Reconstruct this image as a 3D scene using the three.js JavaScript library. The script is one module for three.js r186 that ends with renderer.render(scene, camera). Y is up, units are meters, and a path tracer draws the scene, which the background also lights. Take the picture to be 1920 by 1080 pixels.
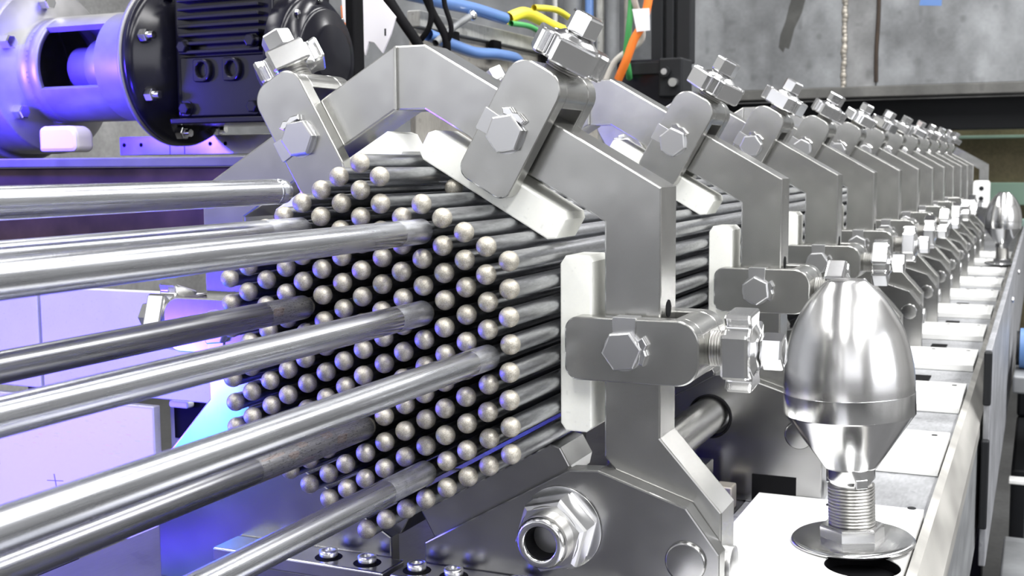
import * as THREE from 'three';
import { RectAreaLightUniformsLib } from 'three/addons/lights/RectAreaLightUniformsLib.js';
import { RoundedBoxGeometry } from 'three/addons/geometries/RoundedBoxGeometry.js';
import { mergeGeometries } from 'three/addons/utils/BufferGeometryUtils.js';

// ---------------------------------------------------------------- camera, light, exposure
// Machine units: 1 unit = 20 mm (the pitch of the rods). The axis of the bundle is z, its tips lie at z = 0.
const S = 0.02, Y0 = 1.15;                       // metres per unit, height of the bundle's axis above the floor
const V = (x, y, z) => new THREE.Vector3(x * S, y * S + Y0, z * S);
const scene = new THREE.Scene();
scene.background = new THREE.Color(0x0b0b0c);
const camera = new THREE.PerspectiveCamera(27.41, 1920 / 1080, 0.02, 60);
camera.position.copy(V(23.2374, 6.9104, 37.6728));
camera.rotation.set(-0.1043, 0.4217, -0.0077, 'YXZ');
camera.focus = 0.93; camera.userData.fStop = 20;
scene.add(camera);
const renderer = new THREE.WebGLRenderer({ antialias: true });
renderer.toneMapping = THREE.LinearToneMapping;
renderer.toneMappingExposure = 0.88;
renderer.shadowMap.enabled = true;
renderer.shadowMap.type = THREE.PCFSoftShadowMap;
RectAreaLightUniformsLib.init();
const WHITE = new THREE.Color(1.0, 0.995, 0.985), BLUE = new THREE.Color(0.06, 0.028, 1.0), CYAN = new THREE.Color(0.02, 0.16, 1.0);
// [x, y, z (metres), width, length, nits]
const CEILING_LAMPS = [
  [2.9, 4.9, 3.4, 0.8, 2.4, 30], [2.9, 4.9, 0.4, 0.8, 2.4, 30], [2.9, 4.9, -2.6, 0.8, 2.4, 30], [2.9, 4.9, -5.4, 0.8, 2.0, 30],
  [0.2, 4.9, 3.4, 0.5, 2.4, 22], [0.2, 4.9, 0.4, 0.5, 2.4, 22], [0.2, 4.9, -2.6, 0.5, 2.4, 22],
  [-2.6, 4.9, 3.4, 0.5, 2.4, 16], [-2.6, 4.9, 0.4, 0.5, 2.4, 16], [-2.6, 4.9, -2.6, 0.5, 2.4, 16],
];
// [x, y, z (units), target x, y, z (units), width, height (units), nits]
const BLUE_LAMPS = [
  [-17.8, -6.6, 3.4, -10.5, -2.5, -4.4, 4.6, 3.2, 26],
  [-50, 13, -21.5, -46.5, 14.6, -36, 4, 3, 800],
  [-36, -6.5, 4, -28, -9, -16, 6, 4, 330],
  [-23, -4.5, 9, -11, -11.7, 1, 4, 3, 300],
];

// ---------------------------------------------------------------- helpers
const rng = (seed => () => { seed |= 0; seed = seed + 0x6D2B79F5 | 0; let t = Math.imul(seed ^ seed >>> 15, 1 | seed); t = t + Math.imul(t ^ t >>> 7, 61 | t) ^ t; return ((t ^ t >>> 14) >>> 0) / 4294967296; })(20240611);
const taken = {};
function numbered(name) { const n = taken[name] = (taken[name] ?? -1) + 1; return n ? `${name}_${String(n).padStart(3, '0')}` : name; }
function tag(o, label, category, group, kind) { if (label) o.userData.label = label; if (category) o.userData.category = category; if (group) o.userData.group = group; if (kind) o.userData.kind = kind; return o; }
function thing(name, label, category, p = [0, 0, 0], group) {
  const o = new THREE.Group(); o.name = numbered(name); o.position.copy(V(...p)); scene.add(o);
  return tag(o, label, category, group);
}
function boxUV(g) {                               // texture coordinates in metres, by the way a face points
  g = g.index ? g.toNonIndexed() : g; const p = g.attributes.position, n = g.attributes.normal, uv = new Float32Array(p.count * 2);
  for (let i = 0; i < p.count; i += 3) {
    const ax = Math.abs(n.getX(i) + n.getX(i + 1) + n.getX(i + 2)), ay = Math.abs(n.getY(i) + n.getY(i + 1) + n.getY(i + 2)), az = Math.abs(n.getZ(i) + n.getZ(i + 1) + n.getZ(i + 2));
    for (let k = i; k < i + 3; k++) {
      const x = p.getX(k), y = p.getY(k), z = p.getZ(k);
      const [u, v] = az >= ax && az >= ay ? [x, y] : ax >= ay ? [z, y] : [x, z];
      uv[k * 2] = u; uv[k * 2 + 1] = v;
    }
  }
  g.setAttribute('uv', new THREE.BufferAttribute(uv, 2)); return g;
}
// geometry helpers work in machine units; fin() scales the finished geometry to metres once
function fin(gs, keepUV) {
  let list = (Array.isArray(gs) ? gs : [gs]).map(g => { g = g.index ? g.toNonIndexed() : g; for (const k of Object.keys(g.attributes)) if (!['position', 'normal', 'uv'].includes(k)) g.deleteAttribute(k); return g; });
  const g = list.length > 1 ? mergeGeometries(list) : list[0];
  g.scale(S, S, S); return keepUV ? g : boxUV(g);
}
function mesh(name, g, m, parent, p, r) {
  const o = new THREE.Mesh(g, m); o.castShadow = o.receiveShadow = true;
  if (parent) { o.name = name; if (p) o.position.set(p[0] * S, p[1] * S, p[2] * S); parent.add(o); }
  else { o.name = numbered(name); o.position.copy(V(...(p || [0, 0, 0]))); scene.add(o); }
  if (r) o.rotation.set(...r);
  return o;
}
function struct(name, gs, m, p, r) { return tag(mesh(name, fin(gs), m, null, p, r), null, null, null, 'structure'); }
const tr = (g, x = 0, y = 0, z = 0) => g.translate(x, y, z);
const poly = pts => new THREE.Shape(pts.map(q => new THREE.Vector2(q[0], q[1])));
// extrude from z0 up to z1 with a bevelled rim
function ext(shape, z0, z1, b = 0.06, seg = 6) {
  const g = new THREE.ExtrudeGeometry(shape, { depth: z1 - z0 - 2 * b, bevelEnabled: b > 0, bevelThickness: b, bevelSize: b, bevelOffset: -b, bevelSegments: 2, curveSegments: seg });
  return g.translate(0, 0, z0 + b);
}
function rbox(x0, x1, y0, y1, z0, z1, r = 0.06) {
  const g = new RoundedBoxGeometry(x1 - x0, y1 - y0, z1 - z0, 2, Math.min(r, (x1 - x0) / 2.1, (y1 - y0) / 2.1, (z1 - z0) / 2.1));
  return g.translate((x0 + x1) / 2, (y0 + y1) / 2, (z0 + z1) / 2);
}
function rrect(x0, x1, y0, y1, r) {               // r: radii [x0y0, x1y0, x1y1, x0y1]
  const s = new THREE.Shape(), [a, b, c, d] = r;
  s.moveTo(x0 + a, y0); s.lineTo(x1 - b, y0); s.absarc(x1 - b, y0 + b, b, -Math.PI / 2, 0); s.lineTo(x1, y1 - c); s.absarc(x1 - c, y1 - c, c, 0, Math.PI / 2);
  s.lineTo(x0 + d, y1); s.absarc(x0 + d, y1 - d, d, Math.PI / 2, Math.PI); s.lineTo(x0, y0 + a); s.absarc(x0 + a, y0 + a, a, Math.PI, Math.PI * 1.5); return s;
}
const cyl = (r, z0, z1, n = 32, r2 = r) => new THREE.CylinderGeometry(r2, r, z1 - z0, n).rotateX(Math.PI / 2).translate(0, 0, (z0 + z1) / 2);   // along z
const toX = g => g.rotateY(Math.PI / 2);          // z axis -> x axis
const lathe = (pts, n = 40) => new THREE.LatheGeometry(pts.map(q => new THREE.Vector2(q[0], q[1])), n);            // about y
const latheZ = (pts, n = 40) => lathe(pts, n).rotateX(Math.PI / 2);                                              // about z, profile [r, z]
function hexShape(af, a0 = 0) { const R = af / Math.sqrt(3), s = []; for (let i = 0; i < 6; i++) s.push([R * Math.cos(a0 + i * Math.PI / 3), R * Math.sin(a0 + i * Math.PI / 3)]); return poly(s); }
function hexHead(af, z0, z1, a0 = 0, b = 0.09) { return ext(hexShape(af, a0), z0, z1, b); }
function tube(pts, r, n = 48, m = 12) { return new THREE.TubeGeometry(new THREE.CatmullRomCurve3(pts.map(q => new THREE.Vector3(...q))), n, r, m); }
function thread(r, z0, z1, pitch, depth, n = 32, ri = 0.001) { const pr = [[ri, z0]]; for (let z = z0; z < z1 - 1e-6; z += pitch) { pr.push([r - depth, z]); pr.push([r, Math.min(z + pitch * 0.35, z1)]); pr.push([r, Math.min(z + pitch * 0.6, z1)]); pr.push([r - depth, Math.min(z + pitch, z1)]); } pr.push([ri, z1]); return latheZ(pr, n); }

// ---------------------------------------------------------------- surfaces
function lattice(seed, n) { const a = new Float32Array(n * n); let s = seed; for (let i = 0; i < n * n; i++) { s = Math.imul(s ^ (s >>> 15), 2246822519) + 374761393 | 0; a[i] = ((s >>> 8) & 65535) / 65535; } return (u, v) => { const x = u * n, y = v * n, i = Math.floor(x), j = Math.floor(y), f = x - i, g = y - j, w = f * f * (3 - 2 * f), h = g * g * (3 - 2 * g); const at = (p, q) => a[((q % n + n) % n) * n + ((p % n + n) % n)]; return (at(i, j) * (1 - w) + at(i + 1, j) * w) * (1 - h) + (at(i, j + 1) * (1 - w) + at(i + 1, j + 1) * w) * h; }; }
function texture(size, fn, metres, srgb) {
  const d = new Uint8Array(size * size * 4);
  for (let y = 0; y < size; y++) for (let x = 0; x < size; x++) { const c = fn(x / size, y / size), i = (y * size + x) * 4, q = rng() * 2 - 0.5; for (let k = 0; k < 3; k++) d[i + k] = Math.max(0, Math.min(255, Math.floor(c[k] * 255 + q))); d[i + 3] = 255; }
  const t = new THREE.DataTexture(d, size, size); t.wrapS = t.wrapT = THREE.RepeatWrapping; t.magFilter = THREE.LinearFilter; t.minFilter = THREE.LinearMipmapLinearFilter; t.generateMipmaps = true;
  t.repeat.set(1 / metres[0], 1 / metres[1]); if (srgb) t.colorSpace = THREE.SRGBColorSpace; t.needsUpdate = true; return t;
}
const nA = lattice(11, 8), nB = lattice(23, 32), nC = lattice(37, 128), nD = lattice(53, 256), nE = lattice(71, 16);
const grey = v => [v, v, v];
const cloud = (u, v) => 0.45 * nA(u, v) + 0.3 * nE(v, u) + 0.15 * nB(u, v) + 0.1 * nC(u, v);
const T = {
  steelC: texture(512, (u, v) => { const s = 0.92 + 0.06 * (nA(u, v) - 0.5) + 0.04 * (nE(v, u) - 0.5); return [s, s * 0.995, s * 0.975]; }, [0.16, 0.16], true),
  steelR: texture(512, (u, v) => grey(0.82 + 0.1 * (nA(v, u) - 0.5) + 0.06 * (nE(u, v) - 0.5)), [0.16, 0.16]),
  turned: texture(256, (u, v) => grey(0.7 + 0.35 * (nD(u * 0.02, v) - 0.5) + 0.15 * (nB(u, v) - 0.5)), [0.1, 0.03]),
  rodC: texture(512, (u, v) => { const s = 0.88 + 0.1 * (nE(u, v) - 0.5) + 0.1 * (nD(u, v * 0.125) - 0.5) + 0.06 * (nB(u, v) - 0.5); return [s, s, s]; }, [0.025, 0.12], true),
  rodR: texture(256, (u, v) => grey(0.85 + 0.15 * (nE(u, v) - 0.5) + 0.1 * (nD(u, v * 0.125) - 0.5)), [0.025, 0.15]),
  tipC: texture(256, (u, v) => { const k = nC(u, v), r = nB(v, u), s = 0.86 + 0.22 * (nB(u, v) - 0.5) - (k > 0.82 ? 0.22 : 0); const rust = r > 0.86 ? 0.12 : 0; return [s, s * (0.985 - rust * 0.6), s * (0.95 - rust)]; }, [0.012, 0.012], true),
  scuff: texture(512, (u, v) => { const a = nC(u, v), l = nD(u, v * 0.0625), k = nB(u, v); const s = 0.9 + 0.14 * (l - 0.5) + 0.1 * (k - 0.5) - (a > 0.86 ? 0.14 : 0); return [s, s, s * 1.01]; }, [0.058, 0.16], true),
  scuffBrown: texture(512, (u, v) => { const a = nC(u, v), b = nE(u, v), l = nD(u, v * 0.0625); const s = 0.88 + 0.2 * (l - 0.5) - (a < 0.2 ? 0.2 : 0) + (a > 0.84 && b > 0.5 ? 0.25 : 0); const w = b > 0.74 ? 0.06 : 0; return [s + w, s, s - w * 0.6]; }, [0.058, 0.24], true),
  tubeC: texture(512, (u, v) => { const s = 0.92 + 0.06 * (nE(u, v) - 0.5) + 0.07 * (nD(u, v * 0.0625) - 0.5); return [s, s, s * 1.01]; }, [0.06, 0.4], true),
  tubeR: texture(512, (u, v) => grey(0.75 + 0.2 * (nA(u, v) - 0.5) + 0.15 * (nD(u, v * 0.0625) - 0.5)), [0.06, 0.4]),
  plastic: texture(256, (u, v) => { const s = 0.97 + 0.05 * (cloud(u, v) - 0.5) - (nC(u, v) > 0.95 ? 0.05 : 0); return [s, s, s * 0.99]; }, [0.3, 0.3], true),
  plate: texture(512, (u, v) => { const s = 0.82 + 0.3 * (cloud(u, v) - 0.5) + 0.08 * (nD(u, v * 0.2) - 0.5) - (nB(u, v) > 0.85 ? 0.1 : 0); return [s, s, s * 1.01]; }, [0.5, 0.5], true),
  worn: texture(512, (u, v) => { const b = nB(u, v), c = nC(u, v); const s = 0.84 + 0.3 * (0.6 * nA(u, v) + 0.4 * nE(v, u) - 0.5) - 0.05 * Math.max(0, b - 0.6); return [s, s * 0.99, s * 0.97]; }, [0.8, 0.25], true),
  oldSteel: texture(512, (u, v) => { const s = 0.72 + 0.42 * (cloud(u, v) - 0.5) + 0.12 * (nB(u, v * 0.4) - 0.5) - 0.5 * Math.max(0, nB(v, u) - 0.8); return [s, s * 1.005, s * 1.01]; }, [1.5, 1.5], true),
  rust: texture(512, (u, v) => { const a = cloud(u, v), b = nB(u, v); const s = 0.6 + 0.35 * (a - 0.5) + 0.08 * (b - 0.5); return [s, s * 0.88, s * 0.78]; }, [0.7, 0.7], true),
  concrete: texture(512, (u, v) => grey(0.7 + 0.3 * (cloud(u, v) - 0.5) + 0.08 * (nD(u, v) - 0.5)), [2.5, 2.5], true),
};
const std = o => new THREE.MeshStandardMaterial(o), phys = o => new THREE.MeshPhysicalMaterial(o);
const C = (r, g, b) => new THREE.Color().setRGB(r, g, b);
const M = {
  steel: std({ color: C(0.58, 0.585, 0.59), metalness: 1, roughness: 0.27, map: T.steelC }),
  steelDark: std({ color: C(0.46, 0.465, 0.48), metalness: 1, roughness: 0.24, map: T.steelC }),
  bright: std({ color: C(0.78, 0.78, 0.78), metalness: 1, roughness: 0.17 }),
  bolt: std({ color: C(0.62, 0.62, 0.625), metalness: 1, roughness: 0.3 }),
  threadMetal: std({ color: C(0.42, 0.415, 0.4), metalness: 1, roughness: 0.35 }),
  turned: phys({ color: C(0.76, 0.755, 0.74), metalness: 1, roughness: 0.26, roughnessMap: T.turned }),
  spun: phys({ color: C(0.76, 0.755, 0.75), metalness: 1, roughness: 0.24, anisotropy: 0.6, anisotropyRotation: Math.PI / 2 }),
  rod: std({ color: C(0.54, 0.55, 0.575), metalness: 1, roughness: 0.38, map: T.rodC, roughnessMap: T.rodR }),
  tip: std({ color: C(0.6, 0.588, 0.55), metalness: 0.6, roughness: 0.42, map: T.tipC, bumpMap: T.tipC, bumpScale: 0.0001 }),
  tube: std({ color: C(0.62, 0.635, 0.66), metalness: 1, roughness: 0.36, map: T.tubeC, roughnessMap: T.tubeR }),
  tubeGrey: std({ color: C(0.33, 0.335, 0.345), metalness: 1, roughness: 0.38, map: T.tubeC, roughnessMap: T.tubeR }),
  scuff: std({ color: C(0.62, 0.635, 0.66), metalness: 1, roughness: 0.42, map: T.scuff }),
  scuffBrown: std({ color: C(0.33, 0.33, 0.335), metalness: 1, roughness: 0.48, map: T.scuffBrown }),
  pad: phys({ color: C(0.9, 0.905, 0.87), roughness: 0.45, map: T.plastic }),
  white: std({ color: C(0.9, 0.9, 0.9), roughness: 0.45, map: T.plastic }),
  bed: std({ color: C(0.6, 0.61, 0.62), metalness: 0.6, roughness: 0.5, map: T.plate }),
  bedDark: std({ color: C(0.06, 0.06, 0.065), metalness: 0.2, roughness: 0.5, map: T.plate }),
  skirt: std({ color: C(0.5, 0.51, 0.53), metalness: 0.4, roughness: 0.5, map: T.plate }),
  worn: std({ color: C(0.5, 0.5, 0.49), metalness: 0.25, roughness: 0.6, map: T.worn }),
  sideWall: std({ color: C(0.34, 0.36, 0.39), metalness: 0.4, roughness: 0.55, map: T.worn }),
  dark: phys({ color: C(0.016, 0.017, 0.019), roughness: 0.5, specularIntensity: 0.4 }),
  black: phys({ color: C(0.006, 0.006, 0.007), roughness: 0.7, specularIntensity: 0.15 }),
  gloss: phys({ color: C(0.006, 0.006, 0.01), roughness: 0.22, specularIntensity: 0.55 }),
  panelWhite: std({ color: C(0.5, 0.5, 0.52), roughness: 0.5, map: T.plastic }),
  castAlu: std({ color: C(0.28, 0.28, 0.3), metalness: 0.5, roughness: 0.45, map: T.steelC }),
  alu: std({ color: C(0.7, 0.7, 0.71), metalness: 0.85, roughness: 0.4, map: T.steelC }),
  painted: std({ color: C(0.5, 0.5, 0.46), roughness: 0.5, map: T.plate }),
  beige: std({ color: C(0.42, 0.4, 0.35), roughness: 0.6, map: T.plate }),
  rusty: std({ color: C(0.2, 0.165, 0.16), metalness: 0.6, roughness: 0.5, map: T.rust }),
  oldSteel: std({ color: C(0.44, 0.45, 0.46), metalness: 0.3, roughness: 0.55, map: T.oldSteel }),
  grime: std({ color: C(0.14, 0.14, 0.13), roughness: 0.7, map: T.oldSteel }),
  stripSteel: std({ color: C(0.46, 0.46, 0.46), metalness: 0.3, roughness: 0.5, map: T.oldSteel }),
  flangeSteel: std({ color: C(0.24, 0.235, 0.22), metalness: 0.3, roughness: 0.6, map: T.oldSteel }),
  weld: std({ color: C(0.6, 0.57, 0.52), metalness: 0.6, roughness: 0.45, map: T.worn }),
  stain: std({ color: C(0.1, 0.085, 0.07), roughness: 0.7, map: T.rust }),
  concrete: std({ color: C(0.16, 0.16, 0.16), roughness: 0.85, map: T.concrete }),
  wallPaint: std({ color: C(0.72, 0.72, 0.71), roughness: 0.8, map: T.concrete }),
  wainscot: std({ color: C(0.05, 0.052, 0.055), roughness: 0.7, map: T.concrete }),
  ceiling: std({ color: C(0.75, 0.75, 0.75), roughness: 0.85, map: T.concrete }),
  tan: std({ color: C(0.5, 0.42, 0.24), roughness: 0.7, map: T.concrete }),
  green: std({ color: C(0.45, 0.66, 0.52), roughness: 0.6 }),
  hose: phys({ color: C(0.11, 0.22, 0.5), roughness: 0.3, clearcoat: 0.4 }),
  yellow: std({ color: C(0.85, 0.72, 0.05), roughness: 0.45 }),
  cableGreen: std({ color: C(0.06, 0.35, 0.1), roughness: 0.45 }),
  orange: std({ color: C(0.9, 0.22, 0.03), roughness: 0.4 }),
  cream: std({ color: C(0.58, 0.55, 0.5), roughness: 0.5 }),
  tagPlastic: std({ color: C(0.82, 0.8, 0.84), roughness: 0.5 }),
  red: std({ color: C(0.7, 0.05, 0.08), roughness: 0.4 }),
  tealPaint: std({ color: C(0.6, 0.85, 0.75), roughness: 0.5 }),
  bluePaint: std({ color: C(0.1, 0.2, 0.42), roughness: 0.5 }),
  daylight: std({ color: C(0.5, 0.5, 0.5), emissive: new THREE.Color(0.95, 0.96, 1.0), emissiveIntensity: 0.6, roughness: 0.6 }),
  daylightStrong: std({ color: C(0.5, 0.5, 0.5), emissive: new THREE.Color(0.95, 0.96, 1.0), emissiveIntensity: 2.0, roughness: 0.6 }),
  lampGlow: std({ color: C(0.9, 0.9, 0.9), emissive: WHITE, emissiveIntensity: 6 }),
  cyanGlow: std({ color: C(0.2, 0.3, 0.5), emissive: CYAN, emissiveIntensity: 14 }),
  blueGlow: std({ color: C(0.2, 0.2, 0.5), emissive: BLUE, emissiveIntensity: 14 }),
};

// ---------------------------------------------------------------- the hall (metres turned to units)
{
  const u = 1 / S, fy = -Y0 * u, top = 5.2 * u - Y0 * u;      // floor and ceiling height in units
  const X0 = -4.2 * u, X1 = 6 * u, Z0 = -6.8 * u, Z1 = 7 * u, t = 0.2 * u;
  struct('floor', new THREE.BoxGeometry(X1 - X0 + 2 * t, t, Z1 - Z0 + 2 * t), M.concrete, [(X0 + X1) / 2, fy - t / 2, (Z0 + Z1) / 2]);
  struct('ceiling', new THREE.BoxGeometry(X1 - X0 + 2 * t, t, Z1 - Z0 + 2 * t), M.ceiling, [(X0 + X1) / 2, top + t / 2, (Z0 + Z1) / 2]);
  struct('wall_left', new THREE.BoxGeometry(t, top - fy, Z1 - Z0), M.wallPaint, [X0 - t / 2, (top + fy) / 2, (Z0 + Z1) / 2]);
  struct('wall_right', new THREE.BoxGeometry(t, top - fy, Z1 - Z0), M.wallPaint, [X1 + t / 2, (top + fy) / 2, (Z0 + Z1) / 2]);
  struct('wall_front', new THREE.BoxGeometry(X1 - X0, top - fy, t), M.wallPaint, [(X0 + X1) / 2, (top + fy) / 2, Z1 + t / 2]);
  struct('wall_back', new THREE.BoxGeometry(X1 - X0, top - fy, t), M.wallPaint, [(X0 + X1) / 2, (top + fy) / 2, Z0 - t / 2]);
  struct('trim_3', rbox(-40, 34, -60, 24, Z0, Z0 + 1, 0.1), M.tan);
  struct('baseboard_front', new THREE.BoxGeometry(X1 - X0, 1.3 * u, 0.06 * u), M.wainscot, [(X0 + X1) / 2, fy + 0.65 * u, Z1 - 0.03 * u]);
  struct('baseboard_left', new THREE.BoxGeometry(0.06 * u, 1.3 * u, 4.0 * u), M.wainscot, [X0 + 0.03 * u, fy + 0.65 * u, Z1 - 2.06 * u]);
  struct('trim_1', rbox(-40, 34, 13.4, 14.3, Z0, Z0 + 4, 0.2), M.green);
  struct('trim_2', rbox(-40, 34, -6, 0.5, Z0, Z0 + 3, 0.2), M.green);
}
// frosted daylight windows of the hall behind the camera: [x, y, z (metres), width, height, turn]
for (const [x, y, z, w, h, turn] of [[-2.15, 2.55, 6.97, 3.9, 2.3, Math.PI], [2.6, 2.55, 6.97, 4.4, 2.3, Math.PI], [-4.17, 2.55, 4.6, 4.2, 2.3, Math.PI / 2], [5.97, 2.5, 1.6, 5.2, 2.6, -Math.PI / 2]]) {
  const o = new THREE.Group(); o.name = numbered('window'); o.position.set(x, y, z); o.rotation.y = turn; scene.add(o); o.userData.kind = 'structure';
  for (let i = 0; i < 4; i++) { const q = mesh('pane', boxUV(new THREE.BoxGeometry(w / 4 - 0.05, h - 0.05, 0.01)), x > 5 ? M.daylightStrong : M.daylight, o); q.position.set((i - 1.5) * w / 4, 0, 0); }
  for (let i = 0; i < 5; i++) { const q = mesh('mullion', boxUV(new THREE.BoxGeometry(0.05, h, 0.04)), M.dark, o); q.position.set((i - 2) * w / 4, 0, 0); }
  for (const k of [-1, 1]) { const q = mesh('rail', boxUV(new THREE.BoxGeometry(w + 0.05, 0.05, 0.04)), M.dark, o); q.position.set(0, k * h / 2, 0); }
  const L = new THREE.RectAreaLight(0xf4f6ff, x > 5 ? 2.2 : 0.7, w, h); L.position.z = 0.03; L.rotation.y = Math.PI; o.add(L);
}
CEILING_LAMPS.forEach(([x, y, z, w, l, I], i) => {
  const o = new THREE.Group(); o.name = numbered('ceiling_light'); o.position.set(x, y, z); scene.add(o);
  tag(o, `ceiling light above the picture, ${['right', 'middle', 'left'][i < 4 ? 0 : i < 7 ? 1 : 2]} row, ${['first', 'second', 'third', 'fourth'][i < 4 ? i : (i - 4) % 3]} from the camera end`, 'light', 'ceiling lights above the machine');
  const h = mesh('housing', boxUV(new RoundedBoxGeometry(w + 0.06, 0.08, l + 0.06, 2, 0.01)), M.white, o); h.position.y = 0.06;
  const d = mesh('diffuser', boxUV(new THREE.BoxGeometry(w, 0.03, l)), M.lampGlow, o); d.position.y = 0.005; d.castShadow = false;
  const r = mesh('hanger', boxUV(new THREE.CylinderGeometry(0.01, 0.01, 0.21, 10)), M.dark, o); r.position.y = 0.2;
  const L = new THREE.RectAreaLight(WHITE, I, w, l); L.position.set(0, -0.02, 0); L.rotation.x = -Math.PI / 2; o.add(L);
});
const blueNames = ['small blue work lamp just beyond the left edge, beside the left machine leg', 'large blue flood lamp beyond the left edge, aimed at the motor', 'blue flood lamp beyond the left edge, aimed at the white panels', 'blue lamp beyond the left edge, shining down on the bed under the tubes'];
BLUE_LAMPS.forEach(([x, y, z, tx, ty, tz, w, h, I], i) => {
  const o = thing('blue_lamp', blueNames[i], 'lamp', [x, y, z]);
  o.lookAt(V(tx, ty, tz));                        // local +z towards the target
  mesh('housing', fin(rbox(-w / 2 - 0.3, w / 2 + 0.3, -h / 2 - 0.3, h / 2 + 0.3, -0.9, -0.15, 0.15)), M.dark, o);
  mesh('glowing_face', fin(new THREE.BoxGeometry(w, h, 0.1)), i ? M.blueGlow : M.cyanGlow, o, [0, 0, -0.1]);
  if (i === 0) { const st = mesh('stand', fin([new THREE.CylinderGeometry(0.2, 0.2, y + 9.6, 16).translate(0, -(y + 9.6) / 2 - 2, 0), new THREE.CylinderGeometry(1.0, 1.1, 0.25, 24).translate(0, -11.58 - y, 0)]), M.dark, o); st.quaternion.copy(o.quaternion).invert(); }
  const L = new THREE.RectAreaLight(i ? BLUE : CYAN, I, w * S, h * S); L.position.z = 0.02 * S; L.rotation.y = Math.PI; o.add(L);
});

// ---------------------------------------------------------------- machine bed
const ST = [-4.41]; for (let i = 0; i < 11; i++) ST.push(-7.54 - 19.09 * (i + 1)); ST.push(-290);
const ORD = ['nearest', 'second', 'third', 'fourth', 'fifth', 'sixth', 'seventh', 'eighth', 'ninth', 'tenth', 'eleventh', 'twelfth', 'last'];
const fromNear = i => i === 0 ? 'the nearest frame' : i === ST.length - 1 ? 'the farthest frame' : `the ${ORD[i]} frame from front`;
{
  const bed = thing('machine_bed', 'long grey steel machine bed carrying the row of guide frames and white plates', 'machine bed', [0, -11.72, 0]);
  mesh('bed_top', fin(rbox(8.8, 18.3, -2.2, 0, -320, 30, 0.1)), M.bed, bed);
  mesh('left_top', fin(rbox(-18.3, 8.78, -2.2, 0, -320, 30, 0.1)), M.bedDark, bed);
  mesh('edge_rail', fin(ext(poly([[18.35, 0.5], [18.75, 0.3], [19.5, -1.4], [19.5, -2.4], [18.35, -2.4]]), -320, 30, 0.08)), M.worn, bed);
  const sw = mesh('side_wall', fin(rbox(18.2, 19.4, -11.4, -2.42, -320, 30, 0.1)), M.sideWall, bed);
  mesh('lower_frame', fin([rbox(-18, 17, -44.6, -2.3, -318, -310), rbox(-18, 17, -44.6, -2.3, -150, -142), rbox(-18, 17, -44.6, -2.3, 8, 16)]), M.dark, bed);
  const sk = thing('side_skirt', 'pale grey side skirt plate standing outside the right edge of the bed', 'plate', [0, -11.72, 0]);
  const skirt = mesh('outer_skirt', fin([rbox(19.7, 20.2, -12.6, 4.4, -320, -58, 0.1), rbox(19.45, 19.75, -9, -3, -100, -96, 0.1), rbox(19.45, 19.75, -9, -3, -200, -196, 0.1)]), M.skirt, sk);
  for (const [y0, y1] of [[0.2, 4.3], [-9.4, -2.5]]) mesh('dark_end_cover', fin(rbox(19.66, 20.24, y0, y1, -57.9, -57.0, 0.15)), M.dark, skirt);
  for (const z of [-120, -160]) mesh('side_bolt', fin(toX(hexHead(0.7, 20.2, 20.5))), M.bolt, skirt, [0, 1.5, z]);
}
{
  // white plates, one between each pair of frames; the first has a round opening under the tall steel head
  const holeShape = poly([[9.6, -6], [18.2, -6], [18.2, -ST[1] - 0.98], [9.6, -ST[1] - 0.98]]);      // y of the shape is -z
  const hole = new THREE.Path(); hole.absarc(16.45, 15.6, 1.66, 0, Math.PI * 2); holeShape.holes.push(hole);
  const dp = g => g.rotateX(-Math.PI / 2);        // shape (x, y) -> (x, 0, -y), extrude up
  for (let i = 0; i < 11; i++) {
    const z1 = ST[i] - 8.4, z0 = ST[i + 1] + 0.98;
    const o = thing('deck_plate', i ? `white deck plate on the bed right in front of ${fromNear(i + 1)}` : 'large white deck plate with round opening under the nearest polished steel head', 'plate', [0, -11.7, 0], 'white deck plates along the right of the bed');
    if (i === 0) {
      mesh('plate', fin(dp(ext(holeShape, 0, 0.6, 0.05, 24))), M.white, o);
      mesh('opening_wall', fin([lathe([[1.66, 0.02], [1.62, 0.02], [1.62, 0.54], [1.66, 0.54]], 48).translate(16.45, 0, -15.6), new THREE.CylinderGeometry(1.6, 1.6, 0.05, 40).translate(16.45, 0.05, -15.6)]), M.black, o);
      for (const [x, z] of [[13.6, -24.6], [17.6, -25.6], [11.2, -9]]) mesh('screw', fin(new THREE.CylinderGeometry(0.22, 0.22, 0.06, 16).translate(x, 0.61, z)), M.dark, o);
    } else {
      mesh('plate', fin(rbox(11.6, 18.2, 0, 0.6, z0, z1, 0.06)), M.white, o);
      for (const x of [17.3, 14.2]) mesh('screw', fin(new THREE.CylinderGeometry(0.2, 0.2, 0.06, 16).translate(x, 0.61, z0 + 1.2)), M.dark, o);
    }
  }
  for (let i = 1; i < 9; i++) {
    const o = thing('slot_block', `black slot in the bed beside the foot of ${fromNear(i)}`, 'slot', [0, -11.71, ST[i]]);
    mesh('recess', fin(rbox(13.5, 15.0, 0, 0.12, -4.8, -1.6, 0.05)), M.black, o);
  }
}

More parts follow.
